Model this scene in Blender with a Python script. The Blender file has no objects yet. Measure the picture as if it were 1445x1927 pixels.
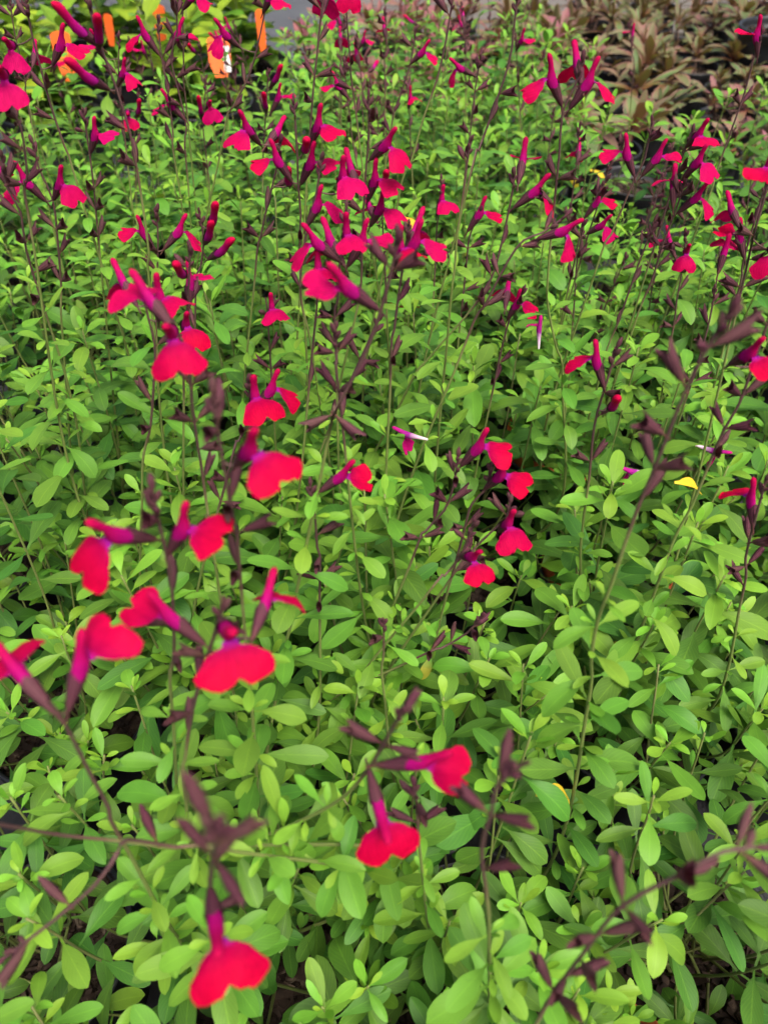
import bpy, math, random
from mathutils import Vector, Matrix
random.seed(11)
R = random.random
def U(a, b): return a + (b - a) * random.random()
sc = bpy.context.scene
col = sc.collection

# ------------------------------------------------------------------ camera, sky, sun, exposure
CAM = Vector((0, 0, 0.95)); PITCH = math.radians(45)
FPX = 1480.0                                     # focal length in pixels of the 1445-wide photograph
cam = bpy.data.cameras.new('camera'); co = bpy.data.objects.new('camera', cam); col.objects.link(co)
co.location = CAM; co.rotation_euler = (math.pi / 2 - PITCH, 0, 0)
cam.sensor_fit = 'VERTICAL'; cam.sensor_height = 36; cam.sensor_width = 27
cam.lens = FPX / 1927 * 36
cam.clip_start = 0.02; cam.clip_end = 200
cam.dof.use_dof = True; cam.dof.focus_distance = 0.68; cam.dof.aperture_fstop = 7.6
sc.camera = co
w = bpy.data.worlds.new('World'); sc.world = w; w.use_nodes = True
nt = w.node_tree; bg = nt.nodes['Background']
sky = nt.nodes.new('ShaderNodeTexSky'); sky.sky_type = 'NISHITA'; sky.sun_disc = False
SUN_EL, SUN_AZ = math.radians(64), math.radians(150)
sky.sun_elevation = SUN_EL; sky.sun_rotation = SUN_AZ; sky.dust_density = 6; sky.air_density = 1.0; sky.ozone_density = 0.6
nt.links.new(sky.outputs[0], bg.inputs[0]); bg.inputs[1].default_value = 0.125
sun = bpy.data.lights.new('sun', 'SUN'); sun.energy = 2.4; sun.angle = math.radians(28); sun.color = (1, .965, .9)
so = bpy.data.objects.new('sun', sun); col.objects.link(so)
sd = Vector((math.sin(SUN_AZ) * math.cos(SUN_EL), math.cos(SUN_AZ) * math.cos(SUN_EL), math.sin(SUN_EL)))
so.rotation_euler = sd.to_track_quat('Z', 'Y').to_euler(); so.location = sd * 5
vs = sc.view_settings; vs.view_transform = 'Standard'; vs.look = 'None'; vs.gamma = 1; vs.exposure = 1.14; vs.use_curve_mapping = False
sc.cycles.max_bounces = 3; sc.cycles.diffuse_bounces = 2; sc.cycles.glossy_bounces = 2; sc.cycles.transmission_bounces = 2; sc.cycles.use_denoising = True
sc.cycles.use_adaptive_sampling = True; sc.cycles.adaptive_threshold = .045; sc.cycles.caustics_reflective = False; sc.cycles.caustics_refractive = False

# ------------------------------------------------------------------ photograph pixel -> place
FW = Vector((0, math.cos(PITCH), -math.sin(PITCH))); UPV = Vector((0, math.sin(PITCH), math.cos(PITCH))); RT = Vector((1, 0, 0))
def ray(px, py): return FW + RT * ((px - 722.5) / FPX) + UPV * ((963.5 - py) / FPX)
def at_depth(px, py, d): return CAM + ray(px, py) * d
def at_y(px, py, y): r = ray(px, py); return CAM + r * (y / max(r.y, .02))
def at_z(px, py, z): r = ray(px, py); return CAM + r * ((z - CAM.z) / r.z)
def proj(p):
    v = p - CAM; d = v.dot(FW); return 722.5 + FPX * v.dot(RT) / d, 963.5 - FPX * v.dot(UPV) / d

# ------------------------------------------------------------------ materials
def material(name, rough=.55, spec=.35):
    m = bpy.data.materials.new(name); m.use_nodes = True
    n = m.node_tree.nodes; l = m.node_tree.links; b = n['Principled BSDF']
    b.inputs['Roughness'].default_value = rough; b.inputs['Specular IOR Level'].default_value = spec
    return m, n, l, b
def N(n, t, **k):
    x = n.new(t)
    for a, v in k.items(): setattr(x, a, v)
    return x
def mixc(n, l, fac, a, b, blend='MIX'):
    x = n.new('ShaderNodeMix'); x.data_type = 'RGBA'; x.blend_type = blend
    for i, v in ((0, fac), (6, a), (7, b)):
        if hasattr(v, 'is_linked') or isinstance(v, bpy.types.NodeSocket): l.new(v, x.inputs[i])
        else: x.inputs[i].default_value = v if i == 0 else (*v, 1)
    return x.outputs[2]
def mth(n, l, op, a, b=0.0, clamp=False):
    x = n.new('ShaderNodeMath'); x.operation = op; x.use_clamp = clamp
    for i, v in ((0, a), (1, b)):
        if isinstance(v, bpy.types.NodeSocket): l.new(v, x.inputs[i])
        else: x.inputs[i].default_value = v
    return x.outputs[0]
def ramp(n, l, f, stops):
    x = n.new('ShaderNodeValToRGB'); l.new(f, x.inputs[0]); e = x.color_ramp.elements
    while len(e) < len(stops): e.new(.5)
    for q, (p, c) in zip(e, stops): q.position = p; q.color = (*c, 1)
    return x.outputs[0]
def noise(n, l, scale, detail=3, coord='Object', rough=.5):
    t = n.new('ShaderNodeTexCoord'); x = n.new('ShaderNodeTexNoise'); l.new(t.outputs[coord], x.inputs['Vector'])
    x.inputs['Scale'].default_value = scale; x.inputs['Detail'].default_value = detail; x.inputs['Roughness'].default_value = rough
    return x.outputs['Fac']
def bump(n, l, b, h, strength, dist=.001):
    x = n.new('ShaderNodeBump'); l.new(h, x.inputs['Height']); x.inputs['Strength'].default_value = strength
    x.inputs['Distance'].default_value = dist; l.new(x.outputs[0], b.inputs['Normal'])
def translucent(m, n, l, b, colsock, amount, tint=(1, 1, 1)):
    tr = n.new('ShaderNodeBsdfTranslucent'); ms = n.new('ShaderNodeMixShader'); ms.inputs[0].default_value = amount
    l.new(mixc(n, l, 1.0, colsock, tint, 'MULTIPLY'), tr.inputs[0])
    l.new(b.outputs[0], ms.inputs[1]); l.new(tr.outputs[0], ms.inputs[2])
    l.new(ms.outputs[0], n['Material Output'].inputs[0])

def leaf_material(name, old, young, back, attr=False, edge=None, edge_amt=0.0, bronze=None):
    m, n, l, b = material(name, .52, .22)
    if attr:
        a = N(n, 'ShaderNodeAttribute', attribute_name='tone'); tone = a.outputs['Fac']; var = tone
    else:
        oi = n.new('ShaderNodeObjectInfo'); sp = n.new('ShaderNodeSeparateColor'); l.new(oi.outputs['Color'], sp.inputs[0])
        tone, var = sp.outputs[0], oi.outputs['Random']
    c = mixc(n, l, tone, old, young)  # old end also carries the shade painted into low salvia leaves
    uv = n.new('ShaderNodeUVMap'); s = n.new('ShaderNodeSeparateXYZ'); l.new(uv.outputs[0], s.inputs[0])
    av = mth(n, l, 'ABSOLUTE', mth(n, l, 'SUBTRACT', s.outputs[1], .5))            # 0 on the midrib, .5 at the margin
    # side veins leave the midrib at an angle
    ph = mth(n, l, 'SUBTRACT', mth(n, l, 'MULTIPLY', s.outputs[0], 9.0), mth(n, l, 'MULTIPLY', av, 7.0))
    vein = mth(n, l, 'POWER', mth(n, l, 'ABSOLUTE', mth(n, l, 'SINE', mth(n, l, 'MULTIPLY', ph, math.pi))), .35)
    nz = noise(n, l, 1.8, 2)
    c = mixc(n, l, mth(n, l, 'MULTIPLY', mth(n, l, 'SUBTRACT', 1, vein, True), .2), c, young)
    mid = mth(n, l, 'SUBTRACT', 1, mth(n, l, 'MULTIPLY', av, 22), True)
    c = mixc(n, l, mth(n, l, 'MULTIPLY', mid, .22), c, tuple(min(1, v * 1.35) for v in young))
    if edge:
        e = mth(n, l, 'MULTIPLY', mth(n, l, 'SUBTRACT', mth(n, l, 'ADD', av, mth(n, l, 'MULTIPLY', nz, .18)), .40), 6.0, True)
        c = mixc(n, l, mth(n, l, 'MULTIPLY', e, edge_amt), c, edge)
    if bronze:
        c = mixc(n, l, mth(n, l, 'SUBTRACT', 1, mth(n, l, 'MULTIPLY', s.outputs[0], 1.7), True), c, bronze)
        g = n.new('ShaderNodeObjectInfo'); s2 = n.new('ShaderNodeSeparateColor'); l.new(g.outputs['Color'], s2.inputs[0])
        c = mixc(n, l, mth(n, l, 'MULTIPLY', s2.outputs[1], mth(n, l, 'ADD', .35, nz)), c, (.24, .075, .09))
    sp = noise(n, l, 14, 2)
    c = mixc(n, l, mth(n, l, 'MULTIPLY', mth(n, l, 'SUBTRACT', sp, .66, True), 1.8, True), c, tuple(v * .55 + .01 for v in old))
    if not attr:
        yl = mth(n, l, 'MULTIPLY', mth(n, l, 'GREATER_THAN', var, .9994), mth(n, l, 'MULTIPLY', mth(n, l, 'SUBTRACT', mth(n, l, 'ADD', nz, mth(n, l, 'MULTIPLY', s.outputs[0], .35)), .5, True), 3.2, True))
        c = mixc(n, l, yl, c, (.36, .33, .03))
    hv = n.new('ShaderNodeHueSaturation')
    l.new(mth(n, l, 'ADD', .475, mth(n, l, 'MULTIPLY', var, .035)), hv.inputs['Hue'])
    l.new(mth(n, l, 'ADD', .74, mth(n, l, 'MULTIPLY', nz, .5)), hv.inputs['Value']); l.new(c, hv.inputs['Color'])
    c = hv.outputs[0]
    geo = n.new('ShaderNodeNewGeometry')
    c = mixc(n, l, mth(n, l, 'MULTIPLY', geo.outputs['Backfacing'], .6), c, back)
    l.new(c, b.inputs['Base Color'])
    translucent(m, n, l, b, c, .26, (1.05, 1.2, .42))
    return m
M = {}
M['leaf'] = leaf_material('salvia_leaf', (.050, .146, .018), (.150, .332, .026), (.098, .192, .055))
M['lime'] = leaf_material('lime_leaf', (.085, .195, .015), (.245, .345, .02), (.16, .25, .05))
M['bronze'] = leaf_material('bronze_leaf', (.045, .11, .025), (.115, .175, .055), (.17, .085, .06), edge=(.32, .11, .12), edge_amt=.6, bronze=(.21, .058, .012))
M['tree'] = leaf_material('tree_leaf', (.05, .11, .03), (.09, .17, .03), (.10, .15, .06))
M['yellow'] = leaf_material('yellow_leaf', (.62, .40, .02), (.70, .45, .03), (.5, .36, .08))

def stem_material():
    m, n, l, b = material('salvia_stem', .6, .3)
    a = N(n, 'ShaderNodeAttribute', attribute_name='tone')
    c = ramp(n, l, a.outputs['Fac'], [(0, (.13, .20, .035)), (.42, (.15, .17, .05)), (.62, (.095, .055, .035)), (1, (.06, .022, .030))])
    nz = noise(n, l, 240, 2)
    l.new(mixc(n, l, mth(n, l, 'MULTIPLY', nz, .5), c, (.12, .075, .045)), b.inputs['Base Color']); bump(n, l, b, nz, .3, .0004)
    return m
M['stem'] = stem_material()
def calyx_material():
    m, n, l, b = material('calyx', .65, .15)
    oi = n.new('ShaderNodeObjectInfo'); s = n.new('ShaderNodeSeparateColor'); l.new(oi.outputs['Color'], s.inputs[0])
    uv = n.new('ShaderNodeUVMap'); q = n.new('ShaderNodeSeparateXYZ'); l.new(uv.outputs[0], q.inputs[0])
    rib = mth(n, l, 'ABSOLUTE', mth(n, l, 'SINE', mth(n, l, 'MULTIPLY', q.outputs[1], math.pi * 11)))
    c = mixc(n, l, rib, (.030, .011, .018), (.105, .029, .044))
    c = mixc(n, l, mth(n, l, 'MULTIPLY', mth(n, l, 'SUBTRACT', 1, mth(n, l, 'MULTIPLY', q.outputs[0], 1.7), True), s.outputs[0]), c, (.24, .135, .05))
    c = mixc(n, l, mth(n, l, 'MULTIPLY', s.outputs[1], .55), c, (.12, .085, .05))
    l.new(c, b.inputs['Base Color']); bump(n, l, b, mth(n, l, 'ADD', rib, noise(n, l, 1500, 2)), .5, .0005)
    translucent(m, n, l, b, c, .12, (1.3, .8, .8))
    return m
M['calyx'] = calyx_material()
def petal_material(name, stops, axis=0, trans=.3, rough=.55):
    m, n, l, b = material(name, rough, .03)
    uv = n.new('ShaderNodeUVMap'); q = n.new('ShaderNodeSeparateXYZ'); l.new(uv.outputs[0], q.inputs[0])
    oi = n.new('ShaderNodeObjectInfo'); s = n.new('ShaderNodeSeparateColor'); l.new(oi.outputs['Color'], s.inputs[0])
    nz = noise(n, l, 420, 3)
    wv = mth(n, l, 'ABSOLUTE', mth(n, l, 'SINE', mth(n, l, 'ADD', mth(n, l, 'MULTIPLY', q.outputs[1], 46), mth(n, l, 'MULTIPLY', nz, 3))))
    f = mth(n, l, 'ADD', q.outputs[0], mth(n, l, 'MULTIPLY', mth(n, l, 'SUBTRACT', nz, .5), .12))
    c = ramp(n, l, f, stops)
    c = mixc(n, l, mth(n, l, 'MULTIPLY', s.outputs[0], .75), c, (.42, .002, .085))
    c = mixc(n, l, mth(n, l, 'MULTIPLY', s.outputs[1], .9), c, (.44, .008, .19))
    hv = n.new('ShaderNodeHueSaturation'); l.new(mth(n, l, 'ADD', .62, mth(n, l, 'ADD', mth(n, l, 'MULTIPLY', nz, .42), mth(n, l, 'MULTIPLY', wv, .18))), hv.inputs['Value']); l.new(c, hv.inputs['Color'])
    l.new(hv.outputs[0], b.inputs['Base Color'])
    bump(n, l, b, wv, .22, .0006)
    translucent(m, n, l, b, hv.outputs[0], trans, (1.2, .8, .8))
    return m
M['lip'] = petal_material('lip_petal', [(0, (.20, .01, .26)), (.10, (.30, .008, .17)), (.2, (.31, .001, .045)), (.5, (.43, .001, .034)), (1, (.48, .001, .026))], trans=.32)
M['hood'] = petal_material('hood_petal', [(0, (.40, .012, .20)), (.3, (.33, .004, .125)), (.6, (.36, .003, .075)), (1, (.38, .003, .045))], trans=.25)
M['closed'] = petal_material('closed_petal', [(0, (.33, .02, .26)), (.35, (.36, .005, .16)), (.6, (.42, .003, .085)), (.8, (.46, .003, .045)), (1, (.45, .003, .04))], trans=.25)
M['faded'] = petal_material('faded_petal', [(0, (.80, .76, .72)), (.22, (.75, .55, .68)), (.42, (.28, .02, .24)), (1, (.50, .01, .16))], trans=.3)
def plastic(name, c, rough=.42, bstr=.15):
    m, n, l, b = material(name, rough, .4)
    nz = noise(n, l, 35, 4); fine = noise(n, l, 300, 2)
    l.new(mixc(n, l, mth(n, l, 'MULTIPLY', mth(n, l, 'POWER', nz, 2.2), .7), c, tuple(v * .7 + .05 for v in c)), b.inputs['Base Color'])
    l.new(mth(n, l, 'ADD', rough - .1, mth(n, l, 'MULTIPLY', nz, .3)), b.inputs['Roughness']); bump(n, l, b, fine, bstr, .0006)
    return m
M['pot'] = plastic('black_pot', (.008, .008, .0095))
M['orange'] = plastic('orange_tag', (.78, .115, .006), .5, .05)
M['terracotta'] = plastic('orange_collar', (.48, .095, .018), .55, .05)
M['white'] = plastic('white_tag', (.75, .74, .70), .5, .05)
def soil_material():
    m, n, l, b = material('soil', .9, .15)
    a, f = noise(n, l, 90, 5, rough=.7), noise(n, l, 420, 3)
    c = ramp(n, l, a, [(.3, (.010, .007, .005)), (.52, (.026, .017, .012)), (.68, (.06, .042, .028)), (.82, (.20, .15, .10))])
    l.new(c, b.inputs['Base Color']); bump(n, l, b, mth(n, l, 'ADD', a, mth(n, l, 'MULTIPLY', f, .5)), 1.0, .006)
    return m
M['soil'] = soil_material()
def bark_material():
    m, n, l, b = material('bark_chip', .85, .2)
    oi = noise(n, l, 60, 4)
    l.new(ramp(n, l, oi, [(.4, (.018, .011, .008)), (.62, (.05, .032, .022)), (.78, (.24, .18, .12))]), b.inputs['Base Color'])
    return m
M['bark'] = bark_material()
def ground_material(c0, c1):
    m, n, l, b = material('ground_sheet_%g' % c0[0], .85, .2)
    a, f = noise(n, l, 5, 5), noise(n, l, 160, 4, rough=.7)
    c = mixc(n, l, a, c0, c1); c = mixc(n, l, mth(n, l, 'MULTIPLY', f, .55), c, tuple(v * .7 for v in c0))
    l.new(c, b.inputs['Base Color']); bump(n, l, b, f, .6, .004)
    return m
M['ground'] = ground_material((.04, .042, .047), (.095, .098, .105)); M['weedmat'] = ground_material((.012, .012, .013), (.03, .03, .032))
def wood_material(name, c0, c1):
    m, n, l, b = material(name, .8, .2)
    t = n.new('ShaderNodeTexCoord'); mp = n.new('ShaderNodeMapping'); l.new(t.outputs['Object'], mp.inputs[0]); mp.inputs['Scale'].default_value = (3, 60, 60)
    x = n.new('ShaderNodeTexNoise'); l.new(mp.outputs[0], x.inputs[0]); x.inputs['Scale'].default_value = 1.5; x.inputs['Detail'].default_value = 5
    l.new(mixc(n, l, x.outputs[0], c0, c1), b.inputs['Base Color']); bump(n, l, b, x.outputs[0], .6, .003)
    return m
M['timber'] = wood_material('weathered_timber', (.05, .042, .035), (.15, .135, .118))
M['trunk'] = wood_material('dark_trunk', (.045, .014, .012), (.10, .035, .028))

# ------------------------------------------------------------------ mesh helpers
def mesh(name, v, f, mat, uv=None, smooth=True, tone=None):
    me = bpy.data.meshes.new(name); me.from_pydata([tuple(p) for p in v], [], f)
    if uv:
        lay = me.uv_layers.new(name='UVMap').data
        idx = [0] * len(me.loops); me.loops.foreach_get('vertex_index', idx)
        lay.foreach_set('uv', [c for i in idx for c in uv[i]])
    if tone:
        a = me.attributes.new('tone', 'FLOAT', 'POINT'); a.data.foreach_set('value', tone)
    if smooth: me.polygons.foreach_set('use_smooth', [True] * len(f))
    me.materials.append(mat); me.update(); return me
def obj(name, me, parent=None, mat=None, color=None):
    o = bpy.data.objects.new(name, me); col.objects.link(o)
    if parent is not None: o.parent = parent
    if mat is not None: o.matrix_basis = mat
    if color: o.color = color
    return o
def empty(name, loc): o = bpy.data.objects.new(name, None); col.objects.link(o); o.location = loc; o.empty_display_size = .02; return o
def tag(o, label, cat, group=None, kind=None):
    if label: o['label'] = label
    if cat: o['category'] = cat
    if group: o['group'] = group
    if kind: o['kind'] = kind
    return o
def loft(rings, segs, close_end=True, wave=0, nw=10, ends=None):
    """rings: (x, zc, ry, rz); returns v, f, uv of a tube along x."""
    v, f, uv = [], [], []
    n = len(rings)
    for i, (x, zc, ry, rz) in enumerate(rings):
        for k in range(segs):
            a = 2 * math.pi * k / segs; q = 1 + wave * math.cos(nw * a)
            dx = ends(a) if ends and i == n - 1 else (ends(a) * .35 if ends and i == n - 2 else 0)
            v.append((x + dx, ry * q * math.cos(a), zc + rz * q * math.sin(a))); uv.append((i / (n - 1), k / segs))
    for i in range(n - 1):
        for k in range(segs):
            a, b = i * segs + k, i * segs + (k + 1) % segs
            f.append((a, b, b + segs, a + segs))
    if close_end: f.append(tuple(range((n - 1) * segs, n * segs)))
    return v, f, uv
def tube(pts, rad, tones, sides=6):
    v, f, t = [], [], []
    up = Vector((.3, .9, .2))
    for i, p in enumerate(pts):
        d = (pts[min(i + 1, len(pts) - 1)] - pts[max(i - 1, 0)]).normalized()
        a = d.cross(up)
        if a.length < .05: a = d.cross(Vector((1, 0, 0)))
        a.normalize(); b = d.cross(a)
        for k in range(sides):
            g = 2 * math.pi * k / sides
            v.append(p + (a * math.cos(g) + b * math.sin(g)) * rad[i]); t.append(tones[i])
    for i in range(len(pts) - 1):
        for k in range(sides):
            q, r = i * sides + k, i * sides + (k + 1) % sides
            f.append((q, r, r + sides, q + sides))
    f.append(tuple(range((len(pts) - 1) * sides, len(pts) * sides)))
    return v, f, t
def smooth_path(p, step=.012):
    q = [p[0] * 2 - p[1]] + p + [p[-1] * 2 - p[-2]]; out = []
    for i in range(1, len(q) - 2):
        a, b, c, d = q[i - 1], q[i], q[i + 1], q[i + 2]; n = max(2, int((c - b).length / step))
        for k in range(n):
            t = k / n
            out.append(.5 * ((2 * b) + (c - a) * t + (2 * a - 5 * b + 4 * c - d) * t * t + (3 * b - a - 3 * c + d) * t ** 3))
    out.append(p[-1]); return out
def frame(pos, x, up, s=1.0, sy=1.0, sz=1.0):
    x = x.normalized(); z = up - x * up.dot(x)
    if z.length < 1e-3: z = Vector((1, 0, 0)) - x * x.x
    z.normalize(); y = z.cross(x)
    return Matrix(((x.x * s, y.x * s * sy, z.x * s * sz, pos.x), (x.y * s, y.y * s * sy, z.y * s * sz, pos.y), (x.z * s, y.z * s * sy, z.z * s * sz, pos.z), (0, 0, 0, 1)))

# ------------------------------------------------------------------ leaf, flower and calyx meshes
def leaf_mesh(name, mat, width, widest, droop, fold, petiole=.10, rows=9, tip=.6, wavy=0.0, twist=0.0):
    """unit leaf along +x, normal +z; width is the half width."""
    v, f, uv = [], [], []
    cs = (-1, -.55, 0, .55, 1); ph = R() * 6
    for i in range(rows + 1):
        t = math.sin(math.pi / 2 * (i / rows)) * .55 + (i / rows) * .45
        if t < petiole: hw = .018
        else:
            q = ((t - petiole) / (1 - petiole)) ** (math.log(.5) / math.log(widest))
            hw = width * max(0, 1 - abs(2 * q - 1) ** (2.0 if q > .5 else 1.7)) ** (tip if q > .5 else .85)
            hw = max(hw, .018 if i < rows else .012)
        ang = droop * t; x = math.sin(ang) / droop if abs(droop) > .01 else t; z = (math.cos(ang) - 1) / droop if abs(droop) > .01 else 0
        for c in cs:
            y = c * hw
            tw = twist * t
            zz = z + fold * abs(y) + wavy * math.sin(t * 9 + ph + c * 2) * abs(c)
            v.append((x, y * math.cos(tw), zz + y * math.sin(tw))); uv.append((t, .5 + .5 * c))
    for i in range(rows):
        for k in range(4):
            a = i * 5 + k; f.append((a, a + 5, a + 6, a + 1))
    return mesh(name, v, f, mat, uv)
LEAF = [leaf_mesh('salvia_leaf', M['leaf'], U(.142, .186), U(.52, .63), d, fo, .1, tip=U(.5, .6), wavy=U(0, .012), twist=U(-.25, .25))
        for d in (-.1, .25, .5, .8, 1.1) for fo in (.12, .32)]
LIME = [leaf_mesh('lime_leaf', M['lime'], U(.28, .36), U(.40, .46), d, .2, .16, tip=.85, wavy=.02, twist=U(-.2, .2)) for d in (.2, .6, 1.0)]
BRONZE = [leaf_mesh('bronze_leaf', M['bronze'], U(.105, .15), U(.58, .68), d, .3, .04, tip=.75, wavy=.015, twist=U(-.4, .4)) for d in (.2, .6, 1.0, 1.5)]
TREE = [leaf_mesh('tree_leaf', M['tree'], .2, .45, .4, .2, .12, tip=.85)]
YELLOW = [leaf_mesh('yellow_leaf', M['yellow'], .22, .5, 1.0, .2, .1, wavy=.03)]

mm = .001
def calyx_mesh(spent):
    if spent:
        rings = [(-6 * mm, -.6 * mm, .5 * mm, .5 * mm), (-1 * mm, 0, .55 * mm, .55 * mm), (.6 * mm, 0, 1.3 * mm, 1.5 * mm), (4 * mm, 0, 1.9 * mm, 2.3 * mm), (8 * mm, 0, 2.3 * mm, 3.0 * mm), (11 * mm, .2 * mm, 2.3 * mm, 3.5 * mm), (13 * mm, .4 * mm, 2.0 * mm, 4.3 * mm)]
        e = lambda a: (4.5 * mm * max(0, math.sin(a)) ** 2 + 3.0 * mm * max(0, -math.sin(a)) ** 2 - 1.5 * mm * math.cos(a) ** 2)
    else:
        rings = [(-6 * mm, -.6 * mm, .5 * mm, .5 * mm), (-1 * mm, 0, .55 * mm, .55 * mm), (.6 * mm, 0, 1.3 * mm, 1.3 * mm), (4 * mm, 0, 1.9 * mm, 2.0 * mm), (8 * mm, 0, 2.6 * mm, 2.7 * mm), (11 * mm, .2 * mm, 3.0 * mm, 3.2 * mm), (13 * mm, .3 * mm, 3.3 * mm, 3.6 * mm)]
        e = lambda a: (3.0 * mm * max(0, math.sin(a)) ** 3 + 2.4 * mm * max(0, math.cos(a + 2.1)) ** 5 + 2.4 * mm * max(0, math.cos(a + 1.04)) ** 5)
    v, f, uv = loft(rings, 22, False, .07, 11, e)
    return mesh('calyx', v, f, M['calyx'], uv)
CALYX, SPENT = calyx_mesh(False), calyx_mesh(True)
def bud_mesh():
    r = [(-4, .5), (-.5, .5), (.5, 1.1), (3, 1.9), (6, 2.3), (9, 2.0), (11, 1.2), (12.4, .3)]
    v, f, uv = loft([(x * mm, 0, q * mm, q * 1.1 * mm) for x, q in r], 14, True, .07, 7)
    return mesh('bud', v, f, M['calyx'], uv)
BUD = bud_mesh()
def corolla_mesh(kind):
    if kind == 'open':
        r = [(6, 0, 1.7, 1.8), (10, -.1, 2.0, 2.4), (13, -.3, 2.4, 3.1), (16.5, -.4, 2.7, 3.6), (20, 0, 2.6, 3.3), (22.5, 1.1, 2.3, 2.5), (25, 2.2, 2.0, 1.8), (27.5, 3.0, 1.95, 1.7), (30.5, 3.6, 2.1, 1.8), (32.6, 3.8, 1.7, 1.5), (33.8, 3.8, .7, .6)]
        mat = M['hood']
    elif kind == 'faded':
        r = [(-2, 0, .9, .9), (2, 0, 1.3, 1.3), (8, 0, 1.6, 1.7), (14, -.2, 2.4, 2.8), (18, -.3, 2.7, 3.2), (22, 1.3, 2.3, 2.4), (27, 3.4, 2.0, 1.6), (31, 4.5, 1.8, 1.5), (33, 4.8, .7, .6)]
        mat = M['faded']
    else:
        r = [(6, 0, 1.7, 1.8), (10, 0, 2.0, 2.2), (15, -.2, 2.6, 3.0), (20, 0, 2.8, 3.2), (24, .8, 2.5, 2.7), (28, 2.0, 2.6, 2.7), (32, 3.0, 3.0, 3.1), (35.5, 3.5, 2.8, 2.7), (38.4, 3.3, 1.8, 1.7), (39.6, 3.1, .6, .5)]
        mat = M['closed']
    v, f, uv = loft([tuple(q * mm for q in x) for x in r], 14, True)
    return mesh('corolla', v, f, mat, uv)
COROLLA = {k: corolla_mesh(k) for k in ('open', 'closed', 'faded')}
LIP_ANGS = [math.radians(62), math.radians(30)]
def lip_mesh(var, ang):
    rng = random.Random(var)
    rows = [(0, 2.4, 0), (2.0, 2.7, 0), (3.0, 5.4, 0), (4.2, 7.6, 0), (5.8, 8.8, 0), (7.8, 10.8, 0), (10.0, 12.0, 0), (12.2, 11.7, .2), (14.2, 10.4, .8), (15.8, 8.2, 1.9), (16.7, 5.8, 3.0)]
    ts = [-1, -.84, -.66, -.46, -.24, 0, .24, .46, .66, .84, 1]
    droop = (.3, .8, 1.2, .5, .1, .9, 1.5, .6)[var % 8]; saddle = (.014, .032, .022, .045, -.012, .05, .03, .018)[var % 8]
    v, f, uv = [], [], []
    ph = rng.random() * 6; tilt = (rng.random() - .5) * .35
    for i, (u, hw, notch) in enumerate(rows):
        for t in ts:
            big = 1 if t > 0 else 1 + tilt * .5
            y = t * hw * big + .30 * math.sin(ph + i * 1.9) * abs(t) * (i > 2); uu = u - notch * max(0, 1 - abs(t) / .5) ** 1.1 + .42 * math.sin(ph + t * 8 + i * .4) * (i > 5) * abs(t)
            z = -saddle * y * y - droop * (uu / 17) ** 2 * 6 + .85 * math.sin(ph + uu * .55 + t * 5.5) * abs(t) - 1.1 * math.exp(-(y / 1.9) ** 2) * (uu > 2)
            p = Vector((uu, y, z)) * mm
            x = p.x * math.cos(ang) + p.z * math.sin(ang); zz = -p.x * math.sin(ang) + p.z * math.cos(ang)
            v.append((x + 20.5 * mm, p.y, zz - 2.4 * mm)); uv.append((max(0, uu) / 17.5, .5 + .5 * t))
    k = len(ts)
    for i in range(len(rows) - 1):
        for j in range(k - 1):
            a = i * k + j; f.append((a, a + k, a + k + 1, a + 1))
    return mesh('lower_lip', v, f, M['lip'], uv)
LIPSET = [[lip_mesh(i, a + (i % 3 - 1) * .12) for i in range(8)] for a in LIP_ANGS]
LIPCS = [Vector((20.5 * mm + 9.5 * mm * math.cos(a), 0, -2.4 * mm - 9.5 * mm * math.sin(a))) for a in LIP_ANGS]     # lip centre in the flower's frame
CLOSEDC = Vector((34 * mm, 0, 3 * mm))

# ------------------------------------------------------------------ the setting
ground = obj('ground', mesh('ground', [(-60, -20, 0), (60, -20, 0), (60, 120, 0), (-60, 120, 0)], [(0, 1, 2, 3)], M['ground'], smooth=False)); ground['kind'] = 'structure'
mat_ = obj('weed_mat', mesh('weed_mat', [(-3, -2, .004), (3, -2, .004), (3, 2.22, .004), (-3, 2.22, .004)], [(0, 1, 2, 3)], M['weedmat'], smooth=False)); mat_['kind'] = 'structure'
def box(lo, hi, bev=.004):
    x0, y0, z0 = lo; x1, y1, z1 = hi; b = bev
    v = [(x0, y0, z0), (x1, y0, z0), (x1, y1, z0), (x0, y1, z0), (x0, y0, z1 - b), (x1, y0, z1 - b), (x1, y1, z1 - b), (x0, y1, z1 - b),
         (x0 + b, y0 + b, z1), (x1 - b, y0 + b, z1), (x1 - b, y1 - b, z1), (x0 + b, y1 - b, z1)]
    f = [(3, 2, 1, 0), (0, 1, 5, 4), (1, 2, 6, 5), (2, 3, 7, 6), (3, 0, 4, 7), (4, 5, 9, 8), (5, 6, 10, 9), (6, 7, 11, 10), (7, 4, 8, 11), (8, 9, 10, 11)]
    return v, f
edging = empty('timber_edging', (0, 3.75, 0)); tag(edging, 'weathered grey timber boards lying behind the last pots', 'boards')
for k in range(7):
    v, f = box((-.16 + U(-.05, .05), 0, .005), (3.6, .135, .04 + U(0, .008)))
    obj('board', mesh('board', v, f, M['timber'], smooth=False), edging, Matrix.Translation((0, k * .15, 0)))

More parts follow.
